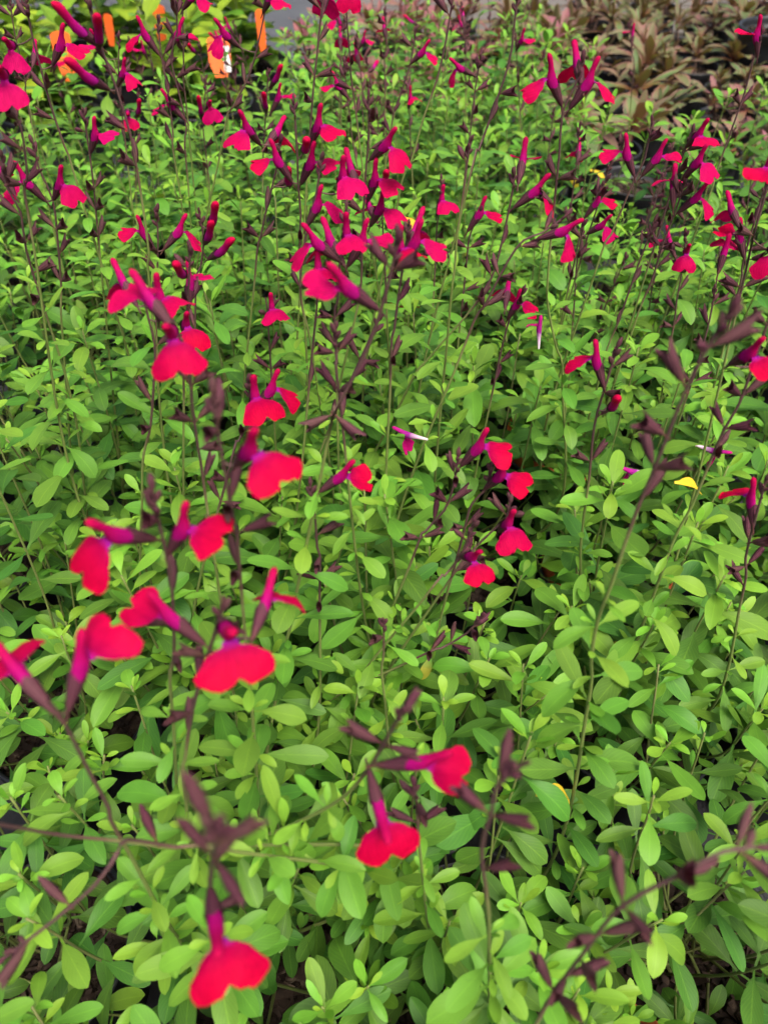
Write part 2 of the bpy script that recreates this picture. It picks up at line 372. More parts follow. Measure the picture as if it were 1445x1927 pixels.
# ------------------------------------------------------------------ pots
def pot_meshes(r, h, seed):
    rng = random.Random(seed)
    def rev(prof, name, mat, seg=40):
        v, f = [], []
        for (q, z) in prof:
            for k in range(seg): a = 2 * math.pi * k / seg; v.append((q * math.cos(a), q * math.sin(a), z))
        for i in range(len(prof) - 1):
            for k in range(seg): a, b = i * seg + k, i * seg + (k + 1) % seg; f.append((a, b, b + seg, a + seg))
        return mesh(name, v, f, mat)
    body = rev([(.001, .002), (r * .76, .002), (r * .8, .012), (r * .95, h - .024), (r * .955, h - .02), (r * .93, h - .018), (r * .9, h - .04)], 'pot_body', M['pot'])
    rim = rev([(r * .957, h - .024), (r * .985, h - .022), (r * .99, h - .004), (r * 1.01, h), (r * 1.0, h + .003), (r * .955, h + .002), (r * .94, h - .004), (r * .93, h - .03)], 'rim', M['pot'])
    v, f = [(0, 0, h - .028)], []
    seg, rg = 28, 9
    for i in range(1, rg + 1):
        for k in range(seg):
            a = 2 * math.pi * k / seg; q = r * .93 * i / rg
            v.append((q * math.cos(a), q * math.sin(a), h - .03 + (rng.random() - .5) * .007 * (i < rg)))
    f += [(0, 1 + k, 1 + (k + 1) % seg) for k in range(seg)]
    for i in range(rg - 1):
        for k in range(seg): a, b = 1 + i * seg + k, 1 + i * seg + (k + 1) % seg; f.append((a, a + seg, b + seg, b))
    return body, rim, mesh('soil', v, f, M['soil'])
def chips(r, z, n, seed):
    rng = random.Random(seed); v, f = [], []
    for _ in range(n):
        a = rng.random() * 6.28; q = r * .9 * math.sqrt(rng.random()); c = Vector((q * math.cos(a), q * math.sin(a), z + rng.random() * .004))
        d = Vector((rng.random() - .5, rng.random() - .5, (rng.random() - .5) * .6)).normalized(); e = d.cross(Vector((0, 0, 1))).normalized(); n_ = d.cross(e)
        L, W, T = (rng.random() * .008 + .003), (rng.random() * .003 + .0015), .001 + rng.random() * .001
        b = len(v)
        for sz in (-1, 1):
            for (p, q2) in ((-1, -.6), (.8, -1), (1, .7), (-.7, 1)): v.append(c + d * L * p + e * W * q2 + n_ * T * sz)
        f += [(b + 4, b + 5, b + 6, b + 7), (b, b + 1, b + 5, b + 4), (b + 1, b + 2, b + 6, b + 5), (b + 2, b + 3, b + 7, b + 6), (b + 3, b, b + 4, b + 7), (b + 3, b + 2, b + 1, b)]
    return mesh('bark_mulch', v, f, M['bark'], smooth=False)
PR, PH = .092, .175
POT = pot_meshes(PR, PH, 1); POT_CHIP = chips(PR, PH - .027, 420, 2)
BR, BH = .135, .27
BIGPOT = pot_meshes(BR, BH, 3); BIG_CHIP = chips(BR, BH - .027, 500, 4)
def add_pot(parent, kit, chip, rz, as_root=False):
    m = Matrix.Rotation(rz, 4, 'Z')
    p = obj('pot', kit[0], parent, m); obj('rim', kit[1], p)
    s = obj('soil', kit[2], p); c = obj('bark_mulch', chip, p); c['kind'] = 'stuff'
    return p

# ------------------------------------------------------------------ salvia plants
ROWS = [0.0, .23, .46, .69, .92, 1.15, 1.38, 1.61, 1.84, 2.07]
plants = []
for ri, y in enumerate(ROWS):
    hw = .50 * .707 * (y + .60) + .13
    xs = [.27 + .21 * k for k in range(-9, 9)]
    off = .0 if ri % 2 == 0 else .03
    xs = [x + off for x in xs if abs(x + off) <= hw]
    if y > 1.7: xs = [x for x in xs if -.30 < x < .40]
    if y == 1.61: xs = [x for x in xs if not .40 < x < .78]
    if y > 2.0: xs = [x for x in xs if -.35 < x]
    for ci, x in enumerate(xs):
        px, py = x + U(-.012, .012), y + U(-.012, .012)
        if abs(x - .27) < .04 and y in (.23, .92): px, py = .27, y
        root = empty('potted_salvia', (px, py, 0))
        plants.append(dict(root=root, x=px, y=py, row=ri, col=ci, n=len(xs), flowers=0, closed=0))
        add_pot(root, POT, POT_CHIP, R() * 6)
NLEAF = 0
def put_leaf(parent, off, pos, d, up, length, tone, kit=LEAF, name='leaf', wid=1.0, g=0.0):
    global NLEAF; NLEAF += 1
    m = frame(pos - off, d, up, length, wid)
    return obj(name, random.choice(kit), parent, m, (max(0, min(1, tone)), g, R(), 1))
def node_leaves(parent, off, p, axis, phi, L, elev, tone, small=True):
    a = axis.cross(Vector((.2, 1, .1))).normalized(); b = axis.cross(a)
    for s in (0, math.pi):
        ph = phi + s + U(-.25, .25); rad = a * math.cos(ph) + b * math.sin(ph)
        e = elev + U(-.3, .25)
        d = rad * math.cos(e) + Vector((0, 0, 1)) * math.sin(e) * .75 + axis * math.sin(e) * .25
        up = Vector((0, 0, 1)) * .8 + axis * .5 - rad * .2 + Vector((U(-.3, .3), U(-.3, .3), 0))
        put_leaf(parent, off, p + rad * .001, d, up, L * U(.8, 1.15), tone + U(-.2, .2), wid=U(.9, 1.12))
    if small:
        for s in (0, math.pi):
            if R() < .72:
                ph = phi + s + math.pi / 2 + U(-.5, .5) if R() < .4 else phi + s + U(-.55, .55)
                rad = a * math.cos(ph) + b * math.sin(ph); e = U(.5, 1.15)
                d = rad * math.cos(e) + axis * math.sin(e)
                put_leaf(parent, off, p + rad * .001 + axis * .002, d, Vector((0, 0, 1)) + axis * .4, L * U(.36, .58), tone + .3 + U(-.1, .2), wid=U(.85, 1.1))
GAPS = [(1190, 330, 105, 62), (945, 915, 125, 108), (1370, 1250, 85, 75), (1375, 1830, 150, 110), (540, 1860, 70, 55), (700, 1395, 30, 30), (200, 180, 70, 45)]
def shoot(pl, tip, gap=.030):
    x, y = proj(tip)
    if any(((x - a) / c) ** 2 + ((y - b) / d) ** 2 < 1 for a, b, c, d in GAPS): return
    off = pl['root'].location
    base = Vector((pl['x'] + U(-.03, .03), pl['y'] + U(-.03, .03), PH - .03))
    mid = base.lerp(tip, .5) + Vector(((tip.x - base.x) * .22, (tip.y - base.y) * .22, -.01)) + Vector((U(-.012, .012), U(-.012, .012), 0))
    path = smooth_path([base, mid, tip], .02)
    n = len(path); L = sum((path[i + 1] - path[i]).length for i in range(n - 1))
    v, f, t = tube([p - off for p in path], [.0016 - .0008 * i / n for i in range(n)], [.10 + .25 * (R() < .25)] * n, 5)
    st = obj('stem', mesh('stem', v, f, M['stem'], tone=t), pl['root'])
    s = L - .003; phi = R() * 6.28; step = .006; k = 0
    while s > L * .30 and k < 7:
        q = s / L * (n - 1); i = min(int(q), n - 2); p = path[i].lerp(path[i + 1], q - i); ax = (path[i + 1] - path[i]).normalized()
        g = min(1, k / 2.6)
        node_leaves(st, off, p, ax, phi, (.0125 + .021 * g) * U(.9, 1.15) * pl['ls'], 1.0 - .72 * g, 1.0 - .27 * k, small=(0 < k < 4))  # pale young tips; tone drops down the shoot to paint in deep shade
        phi += math.pi / 2 + U(-.2, .2); s -= step * U(.85, 1.2); step = min(gap, step + .008); k += 1
    return st
for pl in plants:
    pl['ls'] = U(.92, 1.1) * (1.27 if pl['y'] < .35 else 1.46)
    far = pl['y'] > 1.5
    ns = 17 if pl['y'] < .5 else 14 if not far else 12
    g = math.pi * (3 - math.sqrt(5)); a0 = R() * 6
    for k in range(ns):
        rr = .148 * math.sqrt((k + .5) / ns) * U(.9, 1.1); a = a0 + g * k
        z = U(.34, .46) - .30 * max(0, rr - .09) - (.04 if k % 4 == 3 else 0)
        shoot(pl, Vector((pl['x'] + rr * math.cos(a), pl['y'] + rr * math.sin(a), z)))
    for k in range(5 if pl['y'] > .5 else 3 if pl['y'] > .3 else 1):                      # leafy shoots that stand above the rest
        a = R() * 6.28; rr = U(.02, .12)
        shoot(pl, Vector((pl['x'] + rr * math.cos(a), pl['y'] + rr * math.sin(a), U(.44, .56))), .034)
    for k in range(5 if pl['y'] < .75 else 3):                     # short low side shoots over the pot's edge
        a = R() * 6.28; rr = U(.08, .15)
        shoot(pl, Vector((pl['x'] + rr * math.cos(a), pl['y'] + rr * math.sin(a), U(.26, .32))))

# ------------------------------------------------------------------ flowering stalks
def nearest_plant(p):
    return min(plants, key=lambda q: (q['x'] - p.x) ** 2 + (q['y'] - p.y) ** 2)
def flower_frame(az, el): 
    a = Vector((math.cos(el) * math.cos(az), math.cos(el) * math.sin(az), math.sin(el)))
    z = Vector((0, 0, 1)) - a * a.z
    return a, z.normalized()
def aim(base, tx, ty, face, size, closed):
    best = None
    near = (CAM - base).length < .42
    for k in ((0, 1) if near and not closed else (0,)):
        c = CLOSEDC if closed else LIPCS[k]; la = LIP_ANGS[k]
        for i in range(72):
            az = i * math.pi / 36
            for el in (-.4, -.2, 0, .25, .45, .6, .75, .9, 1.05, 1.2):
                a, z = flower_frame(az, el)
                p = base + (a * c.x + z * c.z) * size
                x, y = proj(p)
                nl = a * math.sin(la) + z * math.cos(la); vw = (CAM - p); dist = vw.length; fc = abs(nl.dot(vw / dist))
                e = math.hypot(x - tx, y - ty) * dist / .5 + 7 * abs(el - .7) + (30 if near else 4) * (1 - fc) + (5 if face and math.sin(az) * face < 0 else 0) - face * 4 * math.sin(az)
                if best is None or e < best[0]: best = (e, az, el, k)
    return best[1:]
def make_flower(pl, base, az, el, size, kind='open', pink=0.0, mag=0.0, k=0):
    off = pl['root'].location
    a, z = flower_frame(az, el)
    z = (z + a.cross(z) * U(-.18, .18)).normalized()
    m = frame(base - off, a, z, size, U(.94, 1.06))
    fl = obj('flower', COROLLA[kind], pl['root'], m, (0, mag * .3, R(), 1))
    if kind == 'open':
        obj('lower_lip', random.choice(LIPSET[k]), fl, Matrix.Diagonal((1, U(1.0, 1.16) if (base - CAM).length < .48 else U(.86, 1.04), 1, 1)), (pink, mag, R(), 1)); pl['flowers'] += 1
    else: pl['closed'] += 1
    obj('calyx', CALYX, fl, None, (U(0, .35), U(0, .2), R(), 1))
    return fl
def stalk(D, pts, fl=(), lean=0.0, cal=1.0, leafy=.42, top=True, size=1.0, purple=.5, calz=None, hidden_tail=True):
    """D depth of the first (top) point; pts pixels from top to bottom; fl: (base px, py, lip px, py, face -1 to the camera / +1 away, kind)"""
    p0 = at_depth(*pts[0], D); y0 = p0.y; W = [p0]
    for i, q in enumerate(pts[1:]): W.append(at_y(q[0], q[1], y0 + lean * (i + 1) / (len(pts) - 1)))
    while len(W) > 2 and W[-1].z < .2: W.pop()
    pl = nearest_plant(W[-1]); off = pl['root'].location
    base = Vector((pl['x'] + U(-.025, .025), pl['y'] + U(-.025, .025), PH - .03))
    e = W[-1]; d = (W[-1] - W[-2]).normalized()
    Lt = (e - base).length
    full = W + ([e + d * Lt * .35 + (base - e) * .2] if Lt > .08 else []) + [base]
    path = smooth_path(full, .01); n = len(path)
    cum = [0]
    for i in range(n - 1): cum.append(cum[-1] + (path[i + 1] - path[i]).length)
    T = cum[-1]
    sp = .09
    for q in fl:
        i = min(range(n), key=lambda k: (lambda u: (u[0] - q[0]) ** 2 + (u[1] - q[1]) ** 2)(proj(path[k]))); sp = max(sp, cum[min(i, int(n * .7))] + .03)
    sp = (calz if calz is not None else sp) * (purple / .5)
    tones = [min(1, max(.05, 1.0 - (c - sp) / .065)) for c in cum]
    v, f, t = tube([p - off for p in path], [(.00075 + .0010 * (c / T)) * (1 if size > .8 else .9) for c in cum], tones, 6)
    st = obj('flower_stalk', mesh('flower_stalk', v, f, M['stem'], tone=t), pl['root'])
    def on(s):
        for i in range(n - 1):
            if cum[i + 1] >= s: return path[i].lerp(path[i + 1], (s - cum[i]) / max(1e-6, cum[i + 1] - cum[i])), (path[i] - path[i + 1]).normalized()
        return path[-1], Vector((0, 0, 1))
    used = []
    for q in fl:
        bx, by, lx, ly = q[:4]; face = q[4] if len(q) > 4 else -1; kind = q[5] if len(q) > 5 else 'open'; pm = (q[6] if len(q) > 6 else U(0, .35)) + ((U(.2, .55) if q[2] < 700 else U(0, .25)) if q[3] < 620 else U(0, .12))
        # base on the stalk: nearest point of the stalk in the picture, a little way out along the pedicel
        i = min(range(n), key=lambda k: (lambda u: (u[0] - bx) ** 2 + (u[1] - by) ** 2)(proj(path[k])))
        if i > n * .8 and n > 12: i = int(n * .8)
        b = at_y(bx, by, path[i].y)
        if (b - path[i]).length > .016: b = path[i] + (b - path[i]).normalized() * .016
        az, el, kk = aim(b, lx, ly, face, size, kind != 'open')
        make_flower(pl, b, az, el, size * U(.98, 1.1), kind, pm, U(0, .2) if q[3] < 620 else 0, kk)
        if (b - path[i]).length > .005:
            tv = smooth_path([path[i] - off, (path[i] - off).lerp(b - off, .5) + Vector((0, 0, -.001)), b - off], .004)
            v, f, t = tube(tv, [.0006] * len(tv), [.9] * len(tv), 5)
            obj('pedicel', mesh('pedicel', v, f, M['stem'], tone=t), st)
        used.append(cum[i])
    # spent calyces and buds
    cal *= .75 if D > .7 else 1.1 if D < .35 else .95; s = .004; ph = R() * 6; low = min(T * (1 - leafy) * .9, sp + .025)
    if top:
        p, ax = on(.0)
        for k in range(5):
            a_ = ph + k * 2.4; d = (ax + Vector((math.cos(a_), math.sin(a_), .2)) * (.25 + .14 * k)).normalized()
            obj('bud', BUD, st, frame(p - off - ax * .003 * k, d, Vector((0, 0, 1)), U(.35, .75) * size), (U(0, .2), U(0, .5), R(), 1))
    s = .016
    while s < low:
        p, ax = on(s); near = any(abs(s - u) < .012 for u in used)
        for sgn in (0, math.pi):
            if R() < (.78 if not near else .3) * cal:
                a_ = ph + sgn + U(-.4, .4); side = Vector((math.cos(a_), math.sin(a_), 0)); side = (side - ax * side.dot(ax)).normalized()
                d = side * .85 + ax * U(.35, .9); bd = R() < .2 and s < .035
                obj('bud' if bd else 'calyx', BUD if bd else SPENT, st, frame(p - off + d.normalized() * .004, d, Vector((0, 0, 1)), U(.78, 1.02) * size * (.9 if bd else 1)), (U(0, .6), U(0, .5), R(), 1))
        ph += math.pi / 2 + U(-.2, .2); s += U(.019, .027)
    # leaf pairs on the green lower part
    s = max(low + .02, min(T * (1 - leafy), low + .06)); k = 0
    while s < T - .05:
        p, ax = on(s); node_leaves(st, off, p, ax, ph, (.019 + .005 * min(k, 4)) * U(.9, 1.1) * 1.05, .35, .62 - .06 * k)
        ph += math.pi / 2; s += U(.022, .03); k += 1
    return pl
#@STALKS
O, C = 'open', 'closed'
# -- upper left
stalk(.48, [(163, -12), (178, 50), (195, 100), (220, 168), (245, 250), (265, 360), (281, 480), (284, 560)], [(190, 88, 108, 22, -1, C), (205, 168, 135, 122, -1, C), (186, 92, 186, 42, -1, C)], cal=.4, leafy=.45, top=True)
stalk(.60, [(46, -10), (62, 70), (78, 130), (95, 195), (122, 275), (150, 360)], [(100, 122, 142, 88, -1, O, .1), (12, 95, 24, 124, -1, O, .5)], cal=1.0)
stalk(.46, [(-12, 40), (-4, 90), (8, 170), (40, 240), (52, 330), (60, 440)], [(10, 140, 20, 186, -1, O, .25)], cal=.9)
stalk(.57, [(63, 272), (75, 320), (100, 375), (108, 440), (116, 540), (119, 640)], [(102, 376, 137, 351, -1, O, 0), (86, 378, 2, 342, -1, O, 0)], cal=.8, leafy=.35)
stalk(.53, [(5, 300), (12, 350), (40, 400), (50, 470), (90, 600), (130, 730), (155, 880)], [(28, 365, -4, 320, -1, O, .2)], cal=.9, leafy=.55)
stalk(.66, [(158, 212), (165, 260), (172, 310), (180, 380), (186, 450)], [(172, 287, 206, 260, -1, O, 1.0)], cal=.9)
stalk(.75, [(298, 40), (304, 105), (316, 170), (326, 250), (333, 325)], [(300, 103, 248, 66, -1, O, 0)], cal=.7)
stalk(.74, [(330, -8), (334, 60), (322, 105), (337, 175), (351, 240), (352, 320)], [(312, 98, 357, 72, -1, O, 0), (349, 226, 296, 199, -1, O, .2)], cal=1)
stalk(.72, [(505, -20), (492, 55), (470, 140), (440, 200), (418, 270)], [(448, 88, 405, 75, -1, O, 0), (495, 24, 528, -2, -1, O, 0)], cal=1)
stalk(.78, [(340, -30), (344, 30), (346, 120), (350, 190)], [(345, 18, 385, 2, -1, O, .2)], cal=1)
stalk(.85, [(225, 70), (224, 150), (232, 230), (240, 300)], [(222, 162, 250, 143, -1, O, 0), (190, 110, 170, 92, -1, O, .1)], cal=1)
stalk(.92, [(505, 135), (502, 190), (498, 250), (495, 320)], [(508, 165, 526, 125, -1, C), (502, 212, 497, 180, -1, C), (512, 210, 545, 178, -1, O, .4)], cal=1)
stalk(.95, [(388, 150), (384, 220), (388, 290)], [(380, 225, 377, 190, -1, C, .6), (390, 195, 398, 214, -1, O, .9)], cal=1)
stalk(1.0, [(262, 175), (258, 230), (255, 300)], [(258, 222, 262, 192, -1, C, .6), (240, 205, 245, 235, 1, O, .2)], cal=1)
stalk(.85, [(20, 0), (28, 60), (48, 150), (60, 230)], [(62, 125, 75, 108, 1, O, .5)], cal=1.3)
# -- upper middle
stalk(.62, [(612, -25), (603, 40), (597, 100), (590, 165), (583, 255), (578, 330)], [(608, 22, 617, 2, 1, O, 0)], cal=.5)
stalk(.74, [(652, -20), (653, 40), (660, 120), (668, 200)], [(648, -25, 662, 4, -1, O, .1)], cal=1)
stalk(.9, [(648, 120), (652, 170), (660, 230), (668, 290)], [(656, 186, 614, 160, -1, O, 0)], cal=1)
stalk(1.15, [(635, 40), (640, 100), (642, 170)], [(640, 92, 640, 76, 1, O, .3)], cal=1)
stalk(1.1, [(672, 70), (676, 120), (682, 190)], [(677, 125, 667, 104, 1, O, .1)], cal=1)
stalk(1.05, [(725, 20), (727, 80), (724, 150)], [(727, 75, 722, 56, 1, O, .4)], cal=1)
stalk(.88, [(782, 60), (772, 120), (750, 190), (735, 250)], [(772, 120, 815, 108, -1, O, .1)], cal=1.2)
stalk(.60, [(854, -15), (838, 80), (822, 150), (798, 218), (775, 300), (745, 400)], [], cal=.3, leafy=.55, purple=.25)
stalk(.86, [(905, 105), (895, 160), (888, 220)], [(892, 142, 848, 142, -1, O, 0)], cal=1.2)
stalk(.56, [(974, -15), (966, 60), (957, 120), (925, 215), (900, 285), (880, 350)], [], cal=.45, purple=.6)
stalk(.56, [(886, 266), (878, 310), (871, 370), (860, 440), (855, 510), (845, 600)], [], cal=.5, leafy=.72, purple=.15, calz=.05)
stalk(1.1, [(762, 150), (770, 200), (772, 260)], [(768, 205, 778, 180, -1, O, .2)], cal=1)
stalk(1.2, [(868, 10), (872, 60), (876, 130)], [(874, 45, 868, 22, 1, C, .7)], cal=1.3)
# -- the crowded centre
stalk(.57, [(553, 190), (556, 235), (560, 300), (561, 345), (566, 405), (564, 470), (568, 560), (578, 690)], [(549, 341, 472, 284, -1, O, 0), (566, 346, 613, 313, -1, O, .2), (584, 274, 624, 244, -1, O, 0), (572, 285, 578, 262, -1, C, .6)], cal=.7, leafy=.4)
stalk(.63, [(527, 270), (520, 320), (505, 380), (492, 440), (480, 520)], [(484, 272, 446, 260, -1, O, 0), (500, 275, 534, 263, 1, O, 0), (545, 350, 540, 320, -1, C, .5)], cal=.8)
stalk(.56, [(605, 300), (596, 360), (580, 425), (570, 480), (566, 560), (590, 680)], [(577, 426, 640, 372, -1, O, .3), (640, 365, 660, 345, -1, O, .2)], cal=.8)
stalk(.55, [(694, 182), (694, 250), (688, 330), (684, 400), (681, 470), (676, 560), (640, 720)], [(697, 300, 748, 286, -1, O, .2), (692, 378, 730, 339, -1, O, .1), (674, 362, 655, 322, 1, O, .1), (697, 425, 738, 398, -1, O, .6)], cal=.6)
stalk(.52, [(652, 395), (645, 450), (640, 490), (636, 560), (632, 660)], [(638, 491, 562, 471, -1, O, 0), (648, 500, 612, 462, 1, O, 0), (655, 500, 738, 436, -1, O, .3), (650, 470, 655, 452, -1, O, 0)], cal=.8)
stalk(.50, [(770, 425), (762, 480), (752, 540), (742, 620), (735, 700)], [(752, 500, 815, 462, -1, O, 0), (760, 480, 800, 434, 1, O, 0), (742, 505, 772, 478, -1, O, 0)], cal=.8)
stalk(.36, [(748, 448), (734, 522), (715, 588), (698, 640), (660, 720), (628, 780), (615, 840)], [(710, 582, 612, 546, -1, O, .2)], cal=.6, leafy=.3)
stalk(.55, [(600, 480), (596, 540), (590, 640)], [(596, 540, 606, 517, -1, O, 0)], cal=.4, top=False)
stalk(.68, [(500, 560), (505, 600), (508, 660)], [(512, 605, 516, 584, -1, O, 0)], cal=.5, top=False)
stalk(.62, [(712, 600), (690, 650), (640, 760), (600, 860)], [], cal=.7)
stalk(.70, [(720, 345), (722, 400), (722, 460)], [(710, 420, 690, 400, 1, O, .6), (722, 350, 728, 325, -1, C, .6)], cal=.7)
stalk(.45, [(632, 620), (634, 680), (640, 760)], [], cal=1.0, calz=.06)
# -- left middle
stalk(.47, [(268, 545), (280, 600), (292, 650), (290, 720), (284, 800), (268, 920)], [(258, 575, 222, 533, 1, O, 0), (299, 604, 328, 576, -1, O, 0)], cal=.6, leafy=.4)
stalk(.38, [(325, 600), (345, 650), (357, 700), (362, 760), (374, 850), (388, 940)], [(330, 622, 256, 557, -1, O, .2), (330, 618, 325, 672, -1, O, .2)], cal=1.0, leafy=.3, top=False)
stalk(.52, [(358, 470), (356, 530), (352, 590), (350, 640), (346, 720)], [(355, 582, 374, 516, 1, O, 0), (344, 622, 366, 634, -1, O, 0), (350, 520, 335, 500, -1, C, .5)], cal=.8)
stalk(.66, [(295, 400), (298, 450), (296, 520), (292, 580)], [(292, 472, 236, 426, -1, O, .2), (310, 468, 366, 440, -1, O, 0)], cal=.8)
stalk(.62, [(375, 400), (384, 450), (378, 500), (368, 580)], [(384, 460, 398, 425, -1, C), (394, 430, 408, 396, -1, C), (392, 488, 432, 456, -1, C)], cal=.5)
stalk(.50, [(468, 720), (472, 775), (450, 830), (432, 880)], [(478, 778, 490, 756, -1, O, 0), (482, 772, 548, 730, -1, O, 0)], cal=1)
stalk(.30, [(402, 745), (408, 800), (420, 870), (432, 940), (442, 990), (452, 1080)], [(445, 875, 508, 890, -1, O, 0)], cal=1.0, leafy=.3)
stalk(.47, [(585, 915), (592, 960), (597, 1030), (602, 1100)], [(602, 925, 690, 901, -1, O, 0)], cal=.9)
stalk(.31, [(288, 925), (300, 985), (315, 1050), (325, 1120), (328, 1230), (324, 1330)], [(292, 1015, 178, 1052, -1, O, 0), (318, 1040, 397, 996, -1, O, 0)], cal=.5, leafy=.35)
stalk(.32, [(420, 1135), (405, 1190), (383, 1262), (362, 1340), (350, 1420), (348, 1490)], [(384, 1212, 272, 1138, 1, O, .3), (414, 1165, 442, 1243, -1, O, 0), (476, 1202, 516, 1112, 1, O, .2)], cal=.5, leafy=.3)
stalk(.285, [(92, 1318), (112, 1345), (135, 1385), (170, 1455), (205, 1520), (232, 1585)], [(130, 1334, 188, 1198, 1, O, .3), (102, 1340, 14, 1250, 1, O, .3)], cal=.0, leafy=.2, top=False)
stalk(.34, [(12, 1800), (98, 1735), (180, 1665), (222, 1605), (240, 1580), (330, 1594), (430, 1600)], [], cal=.5, lean=.05, calz=.1, leafy=.5, size=1.0)
stalk(.30, [(-40, 1545), (40, 1558), (120, 1572), (240, 1584), (330, 1596), (420, 1590)], [], cal=.12, top=False, lean=.04, calz=.05, leafy=.3)
stalk(.186, [(412, 1560), (402, 1610), (396, 1670), (398, 1760)], [(396, 1672, 415, 1808, -1, O, 0)], cal=.35, lean=.05, leafy=.15)
stalk(.29, [(758, 1338), (726, 1392), (694, 1445), (655, 1492), (600, 1528), (520, 1565), (440, 1592)], [(694, 1450, 726, 1580, -1, O, 0), (712, 1440, 858, 1450, -1, O, .2)], cal=.7, lean=.04, calz=.06, leafy=.5)
stalk(.262, [(985, 1438), (934, 1480), (925, 1525), (906, 1600), (915, 1680), (920, 1760)], [], cal=.7, calz=.09, leafy=.45)
stalk(.275, [(1460, 1590), (1362, 1602), (1290, 1640), (1170, 1705), (1100, 1790), (1040, 1872), (1005, 1935)], [], cal=1.1, calz=.16, lean=-.02, leafy=.1)
stalk(.40, [(780, 1480), (785, 1530), (790, 1600)], [], cal=1, calz=.03, leafy=.5)
# -- right middle
stalk(.30, [(1372, 590), (1330, 655), (1290, 735), (1258, 812), (1231, 882), (1205, 943), (1176, 1021), (1150, 1100), (1124, 1168), (1112, 1240), (1105, 1330)], [], cal=.85, leafy=.36, size=1.1)
stalk(.42, [(1460, 560), (1415, 690), (1390, 760), (1362, 808), (1330, 882), (1302, 950), (1270, 1010), (1240, 1090)], [(1372, 686, 1432, 692, -1, O, 0)], cal=1.0, leafy=.35)
stalk(.52, [(1160, 655), (1140, 722), (1118, 800), (1108, 900), (1096, 990), (1092, 1070)], [(1136, 727, 1082, 652, -1, O, .2), (1145, 770, 1162, 752, -1, C, .4)], cal=.9, leafy=.4)
stalk(.50, [(1440, 905), (1418, 985), (1402, 1050), (1396, 1120)], [(1416, 990, 1384, 910, 1, O, 0)], cal=.8)
stalk(.52, [(862, 862), (853, 915), (836, 960), (800, 1000), (780, 1040)], [(868, 876, 932, 846, -1, O, 0)], cal=1.2, calz=.08)
stalk(.53, [(922, 880), (915, 920), (890, 945), (870, 1010)], [(912, 920, 970, 906, -1, O, 0)], cal=.8)
stalk(.50, [(958, 938), (954, 972), (925, 1000), (880, 1045), (850, 1085)], [(938, 1000, 970, 1010, -1, O, .3)], cal=1.0, calz=.06)
stalk(.49, [(892, 985), (878, 1020), (862, 1052), (835, 1085), (808, 1112)], [(866, 1046, 906, 1078, -1, O, 0)], cal=.6, calz=.04)
stalk(.56, [(905, 1160), (880, 1190), (830, 1220), (790, 1235)], [], cal=1.2, calz=.05)
stalk(.50, [(722, 1170), (722, 1230), (722, 1300)], [], cal=.6, calz=.02, leafy=.8, purple=.1)
# -- right upper
stalk(.545, [(1095, 118), (1080, 165), (1058, 212), (1052, 290), (1046, 350), (1039, 420), (1032, 500), (1030, 570), (1045, 650), (1058, 720)], [(1056, 198, 980, 133, -1, O, 0), (1072, 204, 1164, 143, -1, O, 0), (1095, 165, 1074, 126, 1, O, 0)], cal=.7, leafy=.33)
stalk(.60, [(968, 325), (964, 360), (952, 420), (938, 480), (918, 538), (872, 600), (812, 668), (762, 742)], [(975, 345, 988, 297, 1, O, 0), (968, 390, 1042, 370, -1, O, 0)], cal=1.0, leafy=.35)
stalk(.54, [(1062, 408), (1020, 438), (985, 452), (955, 492), (915, 570), (870, 660)], [(1012, 449, 1094, 458, -1, O, 0)], cal=1.2, leafy=.3)
stalk(.64, [(1226, 230), (1212, 300), (1194, 336), (1172, 388), (1150, 440), (1120, 510)], [(1192, 330, 1152, 287, -1, O, 0), (1207, 331, 1284, 290, -1, O, 0)], cal=.5, purple=.3)
stalk(.70, [(1302, 250), (1285, 290), (1270, 340), (1250, 400)], [(1290, 277, 1327, 262, -1, O, 0)], cal=.9)
stalk(.68, [(1292, 335), (1268, 402), (1246, 460), (1225, 530), (1190, 620)], [(1284, 336, 1335, 314, -1, O, .4), (1266, 390, 1254, 336, 1, O, .2), (1275, 400, 1342, 378, -1, O, .5)], cal=.8)
stalk(.78, [(1290, 440), (1284, 500), (1272, 570), (1262, 640)], [(1286, 478, 1290, 489, -1, O, .1), (1270, 485, 1240, 450, 1, O, .6)], cal=1)
stalk(.64, [(1442, 340), (1412, 440), (1396, 500), (1380, 580)], [(1400, 486, 1362, 438, -1, O, 0), (1392, 430, 1362, 405, 1, O, .8)], cal=1)
stalk(.52, [(1450, 280), (1440, 360), (1415, 450), (1400, 520)], [(1446, 345, 1432, 326, -1, O, 0), (1460, 480, 1450, 502, -1, O, .4)], cal=.6)
stalk(.80, [(1140, 340), (1100, 410), (1085, 470)], [(1100, 409, 1150, 378, -1, O, 0)], cal=.8)
stalk(.80, [(1098, 420), (1090, 470), (1082, 540)], [(1104, 440, 1150, 437, -1, O, .7)], cal=.8)
stalk(1.35, [(1185, 40), (1188, 95), (1190, 150)], [(1188, 88, 1184, 60, 1, O, .2)], cal=1.2)
stalk(.74, [(1432, 60), (1416, 115), (1400, 175), (1370, 260), (1345, 330), (1322, 400)], [(1424, 106, 1402, 64, -1, O, 0)], cal=.9)
stalk(.9, [(1090, 240), (1085, 300), (1075, 380)], [(1088, 310, 1085, 294, 1, O, .3)], cal=1.2)
stalk(.80, [(830, 340), (826, 400), (820, 470)], [(822, 405, 842, 384, -1, O, .1)], cal=1)
stalk(.74, [(905, 395), (885, 440), (875, 520)], [(880, 435, 926, 404, -1, O, 0)], cal=1)
stalk(.70, [(985, 545), (962, 590), (945, 650), (930, 720)], [(955, 600, 998, 573, -1, O, 0), (950, 580, 955, 548, 1, O, .1)], cal=.8)
